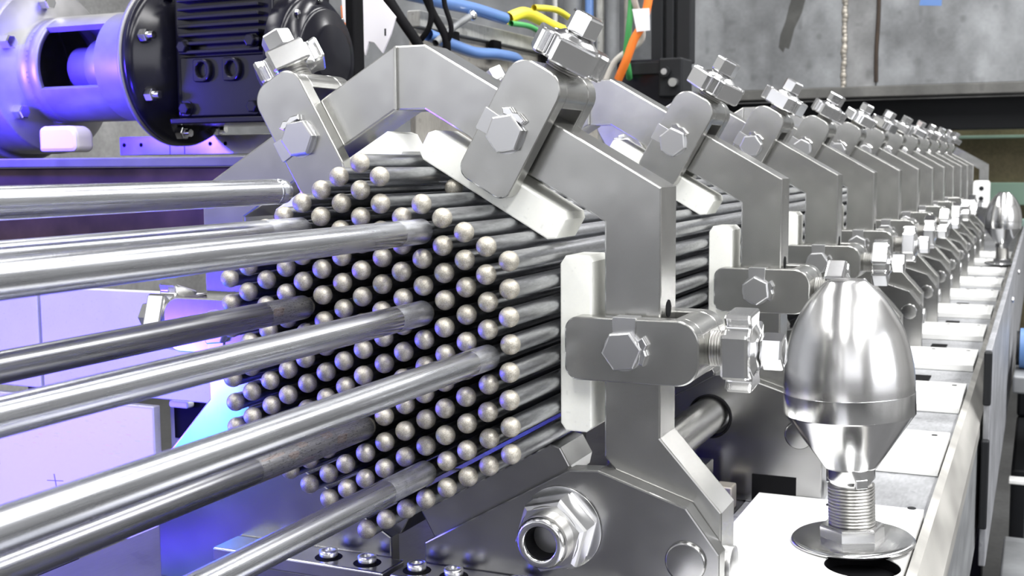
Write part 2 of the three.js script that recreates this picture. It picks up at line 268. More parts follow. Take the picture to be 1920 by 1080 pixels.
// ---------------------------------------------------------------- guide frames
const AP = 8.2, AO = 10.42;
function frameShape(side) {
  const pts = side > 0
    ? [[-0.9, 8.95], [-0.6, 9.12], [0.6, 9.12], [8.2, 4.73], [8.2, -4.3], [10.5, -6.9], [10.5, -11.71], [12.8, -11.71], [12.8, -6.02], [10.42, -3.4], [10.42, 6.02], [0.61, 11.68], [-0.61, 11.68], [-0.9, 11.51]]
    : [[-0.62, 11.68], [-10.42, 6.02], [-10.42, -3.4], [-12.8, -6.02], [-12.8, -11.71], [-10.5, -11.71], [-10.5, -6.9], [-8.2, -4.3], [-8.2, 4.73], [-0.62, 9.12]];
  return poly(pts);
}
const gFrameR = fin(ext(frameShape(1), -2, 0, 0.07)), gFrameL = fin(ext(frameShape(-1), -2, 0.2, 0.09));
const gSideHole = fin(toX(cyl(0.34, 0, 0.025, 20)));
const gPlug = fin([toX(cyl(0.75, 0, 0.25, 28)), toX(latheZ([[0.001, 0.3], [0.5, 0.3], [0.75, 0.22]], 28))]);
const gFootPin = fin(latheZ([[0.78, -0.3], [0.78, 0.12], [0.68, 0.2], [0.001, 0.2]], 36));
ST.forEach((z, i) => {
  const f = thing('hexagonal_guide', i === 0 ? 'large hexagonal steel guide frame around the near end of the rod bundle' : i === ST.length - 1 ? 'blurred farthest hexagonal steel guide frame at the end of the row' : `hexagonal steel guide frame, ${ORD[i]} from the front in the row`, 'frame', [0, 0, z], 'guide frames along the rod bundle');
  const arm = mesh('right_arm', gFrameR, M.steel, f); if (i < 6) mesh('side_hole', gSideHole, M.black, arm, [10.41, 1.42, -1]); if (i < 5) mesh('left_arm', gFrameL, M.steel, f);
  mesh('side_pin', gPlug, M.bolt, f, [12.8, -8.3, -1]);
});
// base plates with their cradle bars
const rightBase = [[0.78, -8.36], [7.08, -4.72], [8.27, -4.63], [11.71, -5.7], [12.96, -7.32], [12.96, -11.7], [0.78, -11.7]];
const mir = pts => pts.map(([x, y]) => [-x, y]).reverse();
function plateWithHole(pts, hx, hy, r) { const s = poly(pts), h = new THREE.Path(); h.absarc(hx, hy, r, 0, Math.PI * 2, true); s.holes.push(h); return s; }
const gBaseR = fin(ext(plateWithHole(rightBase, 6.8, -7.1, 1.22), 0.02, 0.92, 0.07, 12)), gBaseL = fin(ext(poly(mir(rightBase)), 0.21, 0.92, 0.07));
const gRing = fin(latheZ([[1.24, 0.5], [1.24, 0.97], [1.08, 0.97], [1.08, 0.5], [1.24, 0.5]], 40));
const gPlateFoot = fin(rbox(0.15, 8.5, -9.8, -9.2, 0.95, 2.75, 0.1));
const gSock = fin([latheZ([[0.2, 0.0], [0.34, 0.0], [0.38, 0.05], [0.38, 0.3], [0.2, 0.3], [0.2, 0.0]], 24).rotateX(-Math.PI / 2), lathe([[0.001, 0.1], [0.21, 0.1]], 6)]);
const gWell = fin(lathe([[0.001, 0.0], [0.58, 0.0], [0.56, 0.02], [0.001, 0.02]], 28));
const gBar = fin(ext(poly([[6.45, -3.35], [7.9, -3.35], [7.9, 3.3], [7.55, 3.62], [6.75, 3.62], [6.45, 3.3]]), -2.2, 0.35, 0.06));
ST.forEach((z, i) => {
  for (const s of [1, -1]) {
    if (s < 0 && i > 1) continue;
    const o = thing('base_plate', s > 0 ? `sloping steel base plate at the right foot of ${fromNear(i)}` : `blue-lit sloping steel base plate at the left foot of ${fromNear(i)}`, 'plate', [0, 0, z], 'base plates under the guide frames');
    mesh('plate', s > 0 ? gBaseR : gBaseL, M.steelDark, o);
    mesh('pin', gFootPin, M.steelDark, o, [s * 11.72, -7.72, 0.9]);
    if (s > 0 && i > 0) { const r = mesh('bushing', gRing, M.black, o, [6.8, -7.1, 0]); r.userData.label = 'black bushing ring'; }
    if (i === 0) {
      const fx = s > 0 ? 0 : -8.65, ft = mesh('foot', gPlateFoot, M.steel, o, [fx, 0, 0]);
      for (const x of s > 0 ? [0.95, 2.6, 5.4] : [-3.2, -1.35, -6.4]) { mesh('screw_well', gWell, M.black, ft, [x - fx, -9.2, 1.9]); mesh('screw', gSock, M.bolt, ft, [x - fx, -9.19, 1.9]); }
      mesh('support', fin(rbox(s > 0 ? 0.9 : -8.4, s > 0 ? 8.4 : -0.9, -11.71, -9.8, 1.0, 2.5, 0.1)), M.steelDark, o);
    }
    if (i < 4) {
      const b = thing('cradle_bar', `steel cradle bar under the rods, lower ${s > 0 ? 'right' : 'left'} of ${fromNear(i)}`, 'bar', [0, 0, z]);
      const m = mesh('bar', gBar, M.steelDark, b); m.rotation.z = (s > 0 ? -1 : -2) * Math.PI / 3;
    }
  }
});
// the tie pipe that runs through the base plates, with its hexagon nut
{
  const o = thing('tie_pipe', 'hollow steel tie pipe with big hexagon nut, running back through the base plates', 'pipe', [6.8, -7.0, -3.5]);
  mesh('pipe', fin(latheZ([[0.78, -92], [0.98, -92], [0.98, 2.1], [0.88, 2.25], [0.68, 2.25], [0.62, 2.15], [0.62, -6], [0.78, -92]], 40)), M.turned, o);
  mesh('dark_bore', fin(latheZ([[0.001, -2.6], [0.6, -2.6], [0.6, 2.1], [0.618, 2.1], [0.618, -2.9], [0.001, -2.9]], 36)), M.black, o);
  const hx = hexShape(2.6, 0.25), h = new THREE.Path(); h.absarc(0, 0, 1.0, 0, Math.PI * 2, true); hx.holes.push(h);
  mesh('nut', fin(ext(hx, 0.12, 1.35, 0.2, 12)), M.bolt, o);
  mesh('washer', fin(latheZ([[1.0, 0.02], [1.62, 0.02], [1.62, 0.12], [1.0, 0.14]], 40)), M.bright, o);
  mesh('thread', fin(thread(1.02, 1.25, 2.0, 0.09, 0.03, 36, 0.96)), M.threadMetal, o);
}
{ const o = thing('mounting_block', 'small steel block with a screw behind the diagonal leg of the nearest frame', 'block', [6.6, -11.71, -23.5]);
  mesh('block', fin(rbox(-0.9, 0.7, 0, 2.5, -1.2, 0.8, 0.08)), M.steel, o); mesh('screw', fin(new THREE.CylinderGeometry(0.25, 0.25, 0.1, 16).translate(0.2, 2.53, 0)), M.dark, o);
  const q = thing('stop_block', 'little pale metal block on the bed next to the screwed steel block', 'block', [8.1, -11.71, -23.9]);
  mesh('block', fin(rbox(-0.45, 0.55, 0, 1.35, -0.6, 0.6, 0.12)), M.weld, q);
  const r = thing('bed_slot', 'long black slot opening in the bed before the second base plate', 'slot', [10.6, -11.71, -25.7]);
  mesh('recess', fin(rbox(-1.4, 1.0, 0, 1.6, -0.04, 0.06, 0.02)), M.black, r); }

// ---------------------------------------------------------------- clamps and pads (built for the right side: n along x, t along y)
function knobShape() {                            // four flat-ended lobes with hollow flutes
  const s = new THREE.Shape(), N = 4, R = 1.62, r = 1.14, w = 0.56;
  for (let i = 0; i < N; i++) {
    const a = i * 2 * Math.PI / N, p = (q, d) => [R * Math.cos(q) * d, R * Math.sin(q) * d];
    const a0 = a - w, a1 = a + w, am = a + Math.PI / N;
    if (i === 0) s.moveTo(...p(a0, 0.97)); else s.lineTo(...p(a0, 0.97));
    s.lineTo(...p(a0 + 0.1, 1.0)); s.lineTo(...p(a1 - 0.1, 1.0)); s.lineTo(...p(a1, 0.97));
    const n0 = [r * Math.cos(am - 0.12), r * Math.sin(am - 0.12)], n1 = [r * Math.cos(am + 0.12), r * Math.sin(am + 0.12)], b = a + 2 * Math.PI / N - w;
    s.bezierCurveTo(R * 0.82 * Math.cos(a1), R * 0.82 * Math.sin(a1), r * 1.02 * Math.cos(am - 0.25), r * 1.02 * Math.sin(am - 0.25), ...n0);
    s.lineTo(...n1);
    s.bezierCurveTo(r * 1.02 * Math.cos(am + 0.25), r * 1.02 * Math.sin(am + 0.25), R * 0.82 * Math.cos(b), R * 0.82 * Math.sin(b), ...p(b, 0.97));
  }
  s.closePath(); return s;
}
const clampG = {
  front: fin(ext(rrect(6.95, 12.15, -1.2, 1.22, [0.55, 0.85, 0.85, 0.55]), 0.215, 0.98, 0.06, 10)),
  rear: fin(ext(rrect(6.95, 12.15, -1.2, 1.22, [0.55, 0.85, 0.85, 0.55]), -2.95, -2.05, 0.06, 8)),
  block: fin(ext(rrect(11.05, 12.14, -1.19, 1.21, [0.05, 0.85, 0.85, 0.05]), -2.05, 0.215, 0.03, 10)),
  head: fin([hexHead(1.36, 0.96, 1.3, 0.12, 0.07), cyl(0.78, 0.94, 1.0, 28)]),
  tab: fin([ext(poly([[8.9, 0.55], [9.75, 0.55], [9.78, 1.235], [8.87, 1.235]]), 0.975, 1.05, 0.015), rbox(8.9, 9.78, 1.2, 1.27, 0.3, 1.05, 0.02)]),
  ear: fin(ext(poly([[9.92, -0.42], [10.12, -0.5], [10.25, -0.1], [10.18, 0.1], [10.28, 0.3], [10.1, 0.6], [9.9, 0.45], [9.98, 0.05]]), 0.96, 1.22, 0.05)),
  thread: fin(toX(thread(0.68, 0, 1.1, 0.11, 0.06))),
  knob: fin([toX(ext(knobShape(), 0, 1.0, 0.1, 8)), toX(latheZ([[0.001, 1.22], [0.62, 1.22], [0.74, 1.12], [1.0, 0.98]], 32))]),
  nut: fin([toX(hexHead(1.2, 0.22, 1.05, 0.3, 0.1)), toX(latheZ([[0.42, -0.1], [0.42, 0.24]], 20)), toX(latheZ([[0.001, 1.08], [0.46, 1.06], [0.52, 1.0]], 24))]),
  hole: fin(toX(cyl(0.22, 0, 0.03, 18))),
};
const protoClamp = new THREE.Group();
const protoFront = mesh('front_plate', clampG.front, M.steel, protoClamp); mesh('rear_plate', clampG.rear, M.steel, protoClamp); mesh('end_block', clampG.block, M.steel, protoClamp);
mesh('pivot_bolt', clampG.head, M.bolt, protoClamp, [9.3, 0.03, 0]); mesh('lock_tab', clampG.tab, M.bolt, protoFront); mesh('tab_ear', clampG.ear, M.bright, protoFront);
mesh('screw_thread', clampG.thread, M.threadMetal, protoClamp, [11.9, 0, -1]);
mesh('knob', clampG.knob, M.bright, protoClamp, [12.93, 0, -1]);
mesh('hexagon_nut', clampG.nut, M.bright, protoClamp, [13.95, 0, -1]);
const gPad = fin(ext(poly([[6.44, -3.1], [6.66, -3.4], [7.5, -3.4], [7.72, -3.2], [7.72, 3.2], [7.5, 3.42], [6.66, 3.42], [6.44, 3.1]]), -2.0, 0.12, 0.06));
const sides = [['right', 0, 9], ['upper right', Math.PI / 3, 12], ['upper left', 2 * Math.PI / 3, 3], ['left', Math.PI, 1]];
const knobTurn = [0.08, 0.5, 0.6, 0.3];
sides.forEach(([word, a, count], k) => {
  for (let i = 0; i < count; i++) {
    const c = protoClamp.clone(); c.name = numbered('clamp'); c.position.copy(V(0, 0, ST[i])); c.rotation.z = a; scene.add(c);
    tag(c, `steel clamp with star knob, ${word} side of ${fromNear(i)}`, 'clamp', 'clamps on the guide frames');
    for (const m of c.children) { if (m.name === 'knob' || m.name === 'hexagon_nut') m.position.x += (k === 1 || k === 2 ? -0.52 : -0.16) * S; if (m.name === 'knob') m.rotation.x = knobTurn[k] + i * 0.45; if (m.name === 'hexagon_nut') m.rotation.x = 0.25 * k + i * 0.4; if (m.name === 'pivot_bolt') m.rotation.z = i * 0.5; }
    if (k < 3 || i === 0) {
      const p = mesh('guide_pad', gPad, M.pad, null, [0, 0, ST[i]]); p.rotation.z = a;
      tag(p, `white plastic pad on the ${word} of the rods at ${fromNear(i)}`, 'pad', 'white guide pads');
    }
  }
});

// ---------------------------------------------------------------- the bundle: 169 closed rods on a hexagonal lattice
const lat = (c, k) => [(7 - c) * Math.sqrt(3) / 2, (14 - Math.abs(c - 7)) / 2 - k];
const cylUV = (g, r) => { const uv = g.attributes.uv; for (let i = 0; i < uv.count; i++) uv.setXY(i, uv.getX(i) * 2 * Math.PI * r * S, uv.getY(i)); return g; };
function tubeAlong(profile, n, rUV) {             // lathe about z whose v runs along the length in metres
  const g = latheZ(profile, n), p = g.attributes.position, uv = g.attributes.uv;
  for (let i = 0; i < uv.count; i++) uv.setXY(i, uv.getX(i) * 2 * Math.PI * rUV * S, p.getZ(i) * S);
  return fin(g, true);
}
const gRodBody = tubeAlong([[0.345, -300], [0.345, -0.42]], 20, 0.345);
const tipProfile = [[0.345, -0.5], [0.368, -0.44]]; for (let j = 0; j <= 10; j++) { const a = j / 10 * Math.PI / 2; tipProfile.push([Math.max(0.0005, 0.372 * Math.cos(a)), -0.372 + 0.372 * Math.sin(a)]); }
const gTip = fin(latheZ(tipProfile, 28));
const protoRod = new THREE.Group(); mesh('rod_body', gRodBody, M.rod, protoRod); mesh('rounded_tip', gTip, M.tip, protoRod).userData.label = 'pale rounded tip';
const NTH = ['topmost', 'second', 'third', 'fourth', 'fifth', 'sixth', 'seventh', 'eighth', 'ninth', 'tenth', 'eleventh', 'twelfth', 'thirteenth', 'fourteenth', 'fifteenth'];
const COLW = ['rightmost column', ...NTH.slice(1, 7).map(w => `${w} column from the right`), 'middle column', ...NTH.slice(1, 7).map(w => `${w} column from the left`).reverse(), 'leftmost column'];
for (let c = 0; c < 15; c++) {
  const n = 15 - Math.abs(c - 7);
  for (let k = 0; k < n; k++) {
    const r = protoRod.clone(), [x, y] = lat(c, k); r.name = numbered('rod'); scene.add(r);
    const deep = c === 5 && k === 0;
    r.position.copy(V(x, y, deep ? -4.3 : (rng() - 0.5) * 0.16));
    r.children[0].rotation.z = rng() * 6; r.children[1].rotation.z = rng() * 6;
    tag(r, deep ? 'dark rod pushed deeper than its neighbours, near the top of the bundle' : `dark steel rod with pale tip, ${k === n - 1 ? 'lowest' : k === 0 ? 'topmost' : NTH[k] + ' from top'} in the ${COLW[c]}`, 'rod', 'rods packed in the hexagonal bundle');
  }
}
// long tubes slid over single rods, running out past the left edge
function longTube(c, k, z0, main, end, endLen, label) {
  const [x, y] = lat(c, k), o = thing('long_tube', label, 'tube', [x, y, z0], 'long tubes running out of the bundle to the left');
  const b = mesh('tube_body', tubeAlong([[0.4, endLen], [0.46, endLen], [0.46, 44], [0.4, 44], [0.4, endLen]], 48, 0.46), main, o); b.rotation.z = c + k;
  const e = mesh('end_sleeve', tubeAlong([[0.4, 0.0], [0.435, 0], [0.462, 0.06], [0.4615, endLen], [0.4, endLen], [0.4, 0]], 48, 0.46), end, o); e.rotation.z = c * 2 + k; e.userData.label = 'scuffed end sleeve';
  return o;
}
longTube(4, 1, -0.35, M.tube, M.scuff, 1.9, 'bright steel tube, widest at left, entering the upper bundle at centre');
longTube(10, 1, -0.3, M.tube, M.scuff, 2.4, 'steel tube mostly hidden just behind the widest upper tube');
longTube(10, 4, -0.3, M.tubeGrey, M.scuffBrown, 2.6, 'dark dull tube entering the left part of the bundle at mid height');
longTube(4, 4, -0.35, M.tube, M.scuff, 2.2, 'bright steel tube entering the middle of the bundle with dark end');
longTube(1, 4, -0.45, M.tube, M.scuff, 1.6, 'bright steel tube reaching farthest right, over the other lower tubes');
longTube(7, 10, -0.3, M.tubeGrey, M.scuffBrown, 7, 'dark stained tube right under the bright tube that reaches farthest right');
longTube(4, 10, -0.35, M.tube, M.scuff, 3.0, 'lowest steel tube, running to the bottom edge with mottled end');
{
  const [x, y] = lat(9, 0), o = thing('long_tube', 'uppermost bright tube, pulled clear of the bundle, grooved end showing', 'tube', [x, y, 2.0], 'long tubes running out of the bundle to the left');
  mesh('tube_body', tubeAlong([[0.4, 0.75], [0.455, 0.75], [0.455, 42], [0.4, 42], [0.4, 0.75]], 48, 0.46), M.tube, o);
  mesh('end_collar', tubeAlong([[0.3, 0.0], [0.38, 0], [0.43, 0.08], [0.455, 0.25], [0.455, 0.42], [0.4, 0.47], [0.4, 0.58], [0.455, 0.63], [0.455, 0.75], [0.3, 0.75], [0.3, 0]], 48, 0.46), M.tube, o);
  mesh('end_plug', fin(cyl(0.3, 0.05, 0.3, 28)), M.scuff, o);
}

// ---------------------------------------------------------------- turned steel heads
const eggBody = new THREE.SplineCurve([[0.92, 12.5], [1.28, 12.15], [1.8, 11.55], [2.42, 10.5], [2.72, 9.65], [2.93, 8.6], [2.99, 7.8], [2.98, 7.32]].map(q => new THREE.Vector2(...q))).getPoints(36).map(q => [q.x, q.y]);
function steelHead(p, tilt, label) {
  const o = thing('turned_bollard', label, 'bollard', p, 'polished steel heads on the right of the bed'); o.rotation.z = tilt;
  mesh('head', fin([lathe([[0.001, 12.55], [0.82, 12.55], [0.9, 12.5], ...eggBody.slice(1), [2.98, 7.32]], 72)], true), M.spun, o);
  mesh('polished_band', fin(lathe([[2.97, 7.32], [3.0, 7.3], [3.0, 6.3], [2.97, 6.28]], 72)), M.bright, o);
  mesh('lower_cone', fin([lathe([[2.97, 6.28], [2.93, 6.2], [1.27, 3.78], [1.22, 3.7], [0.001, 3.7]], 72)]), M.bright, o);
  mesh('neck', fin([lathe([[1.12, 3.75], [1.12, 3.2], [0.98, 3.05], [0.98, 2.8]], 48), ...[0.6, 2.6, 4.4].map(a => rbox(-0.3, 0.3, 2.86, 3.3, 0.78, 1.14, 0.05).rotateY(a))]), M.bright, o);
  mesh('thread', fin(thread(1.08, 0.8, 2.85, 0.155, 0.07, 40).rotateX(-Math.PI / 2)), M.threadMetal, o);
  mesh('hexagon_collar', fin(hexHead(2.6, 0.28, 0.95, 0.35, 0.1).rotateX(-Math.PI / 2)), M.bright, o);
  mesh('base_disc', fin(lathe([[0.001, 0], [2.7, 0], [2.86, 0.1], [2.86, 0.2], [2.7, 0.34], [0.001, 0.38]], 72)), M.bright, o);
  return o;
}
steelHead([15.6, -11.08, -18.6], 0.045, 'big polished egg-shaped steel head on a threaded stem, in the right foreground');
steelHead([17.2, -11.08, -185], 0.0, 'small distant polished egg-shaped steel head standing at the far right');

// ---------------------------------------------------------------- left rear: rails, panels, motor
{
  const o = thing('rear_beam', 'dull brown stained steel beam behind the upper tubes at left', 'beam', [0, 0, -26]);
  mesh('beam', fin(rbox(-62, -18, 0.8, 6.9, -3, 0, 0.15)), M.rusty, o);
  mesh('upper_ledge', fin(rbox(-62, -18, 6.92, 7.6, -3, 0.5, 0.12)), M.flangeSteel, o);
  for (const x of [-60, -44]) mesh('post', fin(rbox(x - 1.2, x + 1.2, -57.5, 0.85, -2.6, -0.6, 0.15)), M.dark, o);
  mesh('lower_ledge', fin(rbox(-62, -18, 5.0, 5.5, 0, 0.3, 0.1)), M.rusty, o);
  const q = thing('mounting_rail', 'pale steel rail with small screw holes below the motor flange', 'rail', [0, 0, -40]);
  mesh('rail', fin(rbox(-47.6, -22, 7.9, 9.45, -3, 0, 0.06)), M.alu, q);
  for (const x of [-47.1, -45.3, -38.2, -36.7]) mesh('hole', fin(cyl(0.17, 0, 0.03, 16)), M.black, q, [x, 8.75, 0]);
  for (const x of [-42.3, -40.8]) mesh('joint', fin(rbox(-0.03, 0.03, 7.95, 9.4, 0, 0.02, 0.005)), M.black, q, [x, 0, 0]);
}
function panelMarks() {
  const cv = document.createElement('canvas'); cv.width = cv.height = 512; const x = cv.getContext('2d');
  x.fillStyle = '#ccc9c8'; x.fillRect(0, 0, 512, 512);
  for (let i = 0; i < 260; i++) { const a = rng() * 512, b = rng() * 200, l = 2 + rng() * 12; x.fillStyle = `rgba(${170 + rng() * 50 | 0},${165 + rng() * 50 | 0},${175 + rng() * 50 | 0},0.35)`; x.fillRect(a, b, l, 1 + rng() * 3); }
  x.strokeStyle = '#6b6468'; x.lineWidth = 3; x.beginPath(); x.moveTo(232, 330); x.lineTo(276, 324); x.moveTo(252, 300); x.lineTo(257, 354); x.stroke();
  x.beginPath(); x.moveTo(100, 262); x.lineTo(102, 290); x.stroke();
  x.save(); x.translate(46, 470); x.rotate(-1.35); x.fillStyle = '#5c5660'; x.font = '54px sans-serif'; x.fillText('16', -6, 14); x.restore();
  const t = new THREE.CanvasTexture(cv); t.colorSpace = THREE.SRGBColorSpace; return t;
}
{
  const o = thing('white_panel', 'upper white cover panel with vertical seam behind the tubes at left', 'panel', [0, 0, -16]);
  mesh('panel', fin(rbox(-52, -32.75, -6.6, -0.3, -0.6, 0, 0.08)), M.panelWhite, o); mesh('panel', fin(rbox(-32.5, -16.5, -6.6, -0.3, -0.6, 0, 0.08)), M.panelWhite, o);
  mesh('backing', fin(rbox(-52, -16.6, -6.5, -0.4, -0.9, -0.6, 0.05)), M.alu, o);
  const q = thing('white_panel', 'lower white cover panel bearing a pencilled cross and number 16', 'panel', [0, 0, -16]);
  mesh('panel', fin(rbox(-40, -24, -15.4, -7.1, -0.6, 0, 0.08)), M.panelWhite, q);
  const g = new THREE.PlaneGeometry(15.6, 8); mesh('printed_marks', fin(g, true), std({ map: panelMarks(), roughness: 0.5 }), q, [-31.9, -11.25, 0.012]);
  const r = thing('dark_housing', 'dark recessed housing between the white panel and the left leg', 'housing', [0, 0, -17]);
  mesh('housing', fin(rbox(-24, -14, -11.7, -6.7, -3, -0.4, 0.1)), M.painted, r);
  mesh('recess', fin(rbox(-23.6, -20.8, -9.2, -6.75, -0.4, -0.3, 0.04)), M.black, r);
  mesh('knob', fin(rbox(-23.4, -22, -7.2, -6.8, -0.3, 0.4, 0.15)), M.white, r);
}
{
  // drive: axis along x at y 14.75, z -36
  const o = thing('gear_motor', 'blue-lit geared motor with silver bell housing and black finned body', 'motor', [0, 14.75, -36]);
  const lx = (pts, n = 64) => lathe(pts, n).rotateZ(-Math.PI / 2);    // profile [r, x]
  const rf = mesh('rear_flange', fin(lx([[0.5, -56], [7.2, -56], [7.3, -55.8], [7.3, -54.2], [7.1, -54], [6.7, -54], [6.7, -50.6], [6.5, -50.4], [4.2, -50.2], [4.2, -49]], 80)), M.castAlu, o);
  // bell with a window cut towards the viewer
  const W0 = -0.44, W1 = 0.82, ringL = lx([[3.7, -49.2], [4.2, -49.2], [4.2, -48.2], [3.7, -48.2], [3.7, -49.2]]);
  const ringR = lx([[3.7, -42.3], [4.2, -42.3], [4.25, -40], [4.7, -38.9], [5.4, -38.4], [5.4, -38.1], [3.7, -38.1], [3.7, -42.3]]);
  const seg = new THREE.LatheGeometry([[3.7, -48.2], [4.2, -48.2], [4.2, -42.3], [3.7, -42.3], [3.7, -48.2]].map(q => new THREE.Vector2(...q)), 48, 0, Math.PI * 2 - (W1 - W0)).rotateZ(-Math.PI / 2);
  seg.rotateX(-W0);
  const jamb = a => rbox(-48.2, -42.3, -0.02, 0.02, 3.7, 4.2, 0.01).rotateX(a);
  mesh('bell_housing', fin([ringL, ringR, seg, jamb(-W0), jamb(-W1)]), M.castAlu, o);
  const cp = mesh('coupling', fin([lx([[0.001, -47.4], [1.7, -47.4], [1.7, -45.2], [2.3, -45.1], [2.3, -42.8], [1.2, -42.7], [1.2, -40]], 40)]), M.castAlu, o);
  mesh('coupling_spider', fin(lx([[2.35, -43.6], [2.5, -43.6], [2.5, -43], [2.35, -43]], 40)), M.red, cp);
  mesh('silver_rim', fin(lx([[4.4, -38.6], [5.9, -38.5], [6.25, -38.2], [6.25, -37.8], [5.0, -37.8]], 96)), M.castAlu, o);
  const bf = mesh('black_flange', fin(lx([[4.4, -37.8], [6.2, -37.8], [6.25, -37.4], [6.0, -36.8], [5.2, -36.6], [5.0, -36.1], [3.4, -35.4], [0.001, -35.2]], 96)), M.gloss, o);
  for (let i = 0; i < 8; i++) { const a = i * Math.PI / 4 + 0.3; mesh('flange_bolt', fin([toX(hexHead(0.85, -36.7, -36.0)), toX(cyl(0.28, -36.05, -35.5, 14))]), M.bright, bf, [0, 5.55 * Math.sin(a), 5.55 * Math.cos(a)]); }
  for (let i = 0; i < 6; i++) { const a = i * Math.PI / 3 + 0.35; mesh('rear_bolt', fin(toX(hexHead(1.0, -50.4, -49.5))), M.bright, rf, [0, 5.4 * Math.sin(a), 5.4 * Math.cos(a)]); }
  const mb = mesh('motor_body', fin(rbox(-35.3, -26.6, -4.3, 5.6, -4.2, 3.4, 0.3)), M.gloss, o);
  for (let i = 0; i < 9; i++) mesh('cooling_fin', fin(rbox(-34.4, -27.3, -0.14, 0.14, 3.3, 4.1, 0.08)), M.gloss, mb, [0, 0.4 + i * 0.62, 0]);
  mesh('lower_cover', fin(rbox(-34.6, -27.1, -4.25, 0.1, 3.35, 3.75, 0.15)), M.gloss, mb);
  mesh('base_ledge', fin(rbox(-35.2, -26.3, -4.75, -4.3, -3, 4.3, 0.12)), M.gloss, o);
  for (const x of [-32.4, -29.8]) { const p = rrect(x - 0.75, x + 0.75, -1.75, -0.1, [0.2, 0.7, 0.7, 0.2]), h = new THREE.Path(); h.absellipse(x, -0.9, 0.48, 0.55, 0, Math.PI * 2, true); p.holes.push(h); mesh('boss', fin(ext(p, 3.74, 4.1, 0.08)), M.gloss, mb); }
  for (const [x, y] of [[-34, 0.8], [-28, 1], [-34, -3.6], [-28, -3.6]]) mesh('body_bolt', fin([hexHead(0.8, 3.7, 4.3), cyl(0.55, 3.7, 3.85, 20)]), M.gloss, mb, [x, y, 0]);
  const ec = mesh('end_cover', fin(lx([[4.6, -26.6], [4.6, -25.4], [4.3, -25], [3.7, -24.9], [3.6, -24.3], [3.3, -24.1], [2.3, -24.0], [2.2, -23.7], [0.001, -23.6]], 64)), M.gloss, o);
  for (let i = 0; i < 8; i++) { const a = i * Math.PI / 4; mesh('cover_screw', fin(toX(hexHead(0.35, -25, -24.65))), M.bright, ec, [0, 4.05 * Math.sin(a), 4.05 * Math.cos(a)]); }
  const s = thing('support_bracket', 'rounded pale support bracket under the silver bell housing', 'bracket', [-45.6, 9.1, -31.5]);
  mesh('bracket_body', fin(ext(rrect(-1.9, 1.9, -1.0, 1.0, [0.3, 0.5, 0.9, 0.5]), -1.5, 0.4, 0.3, 8)), M.cream, s);
}
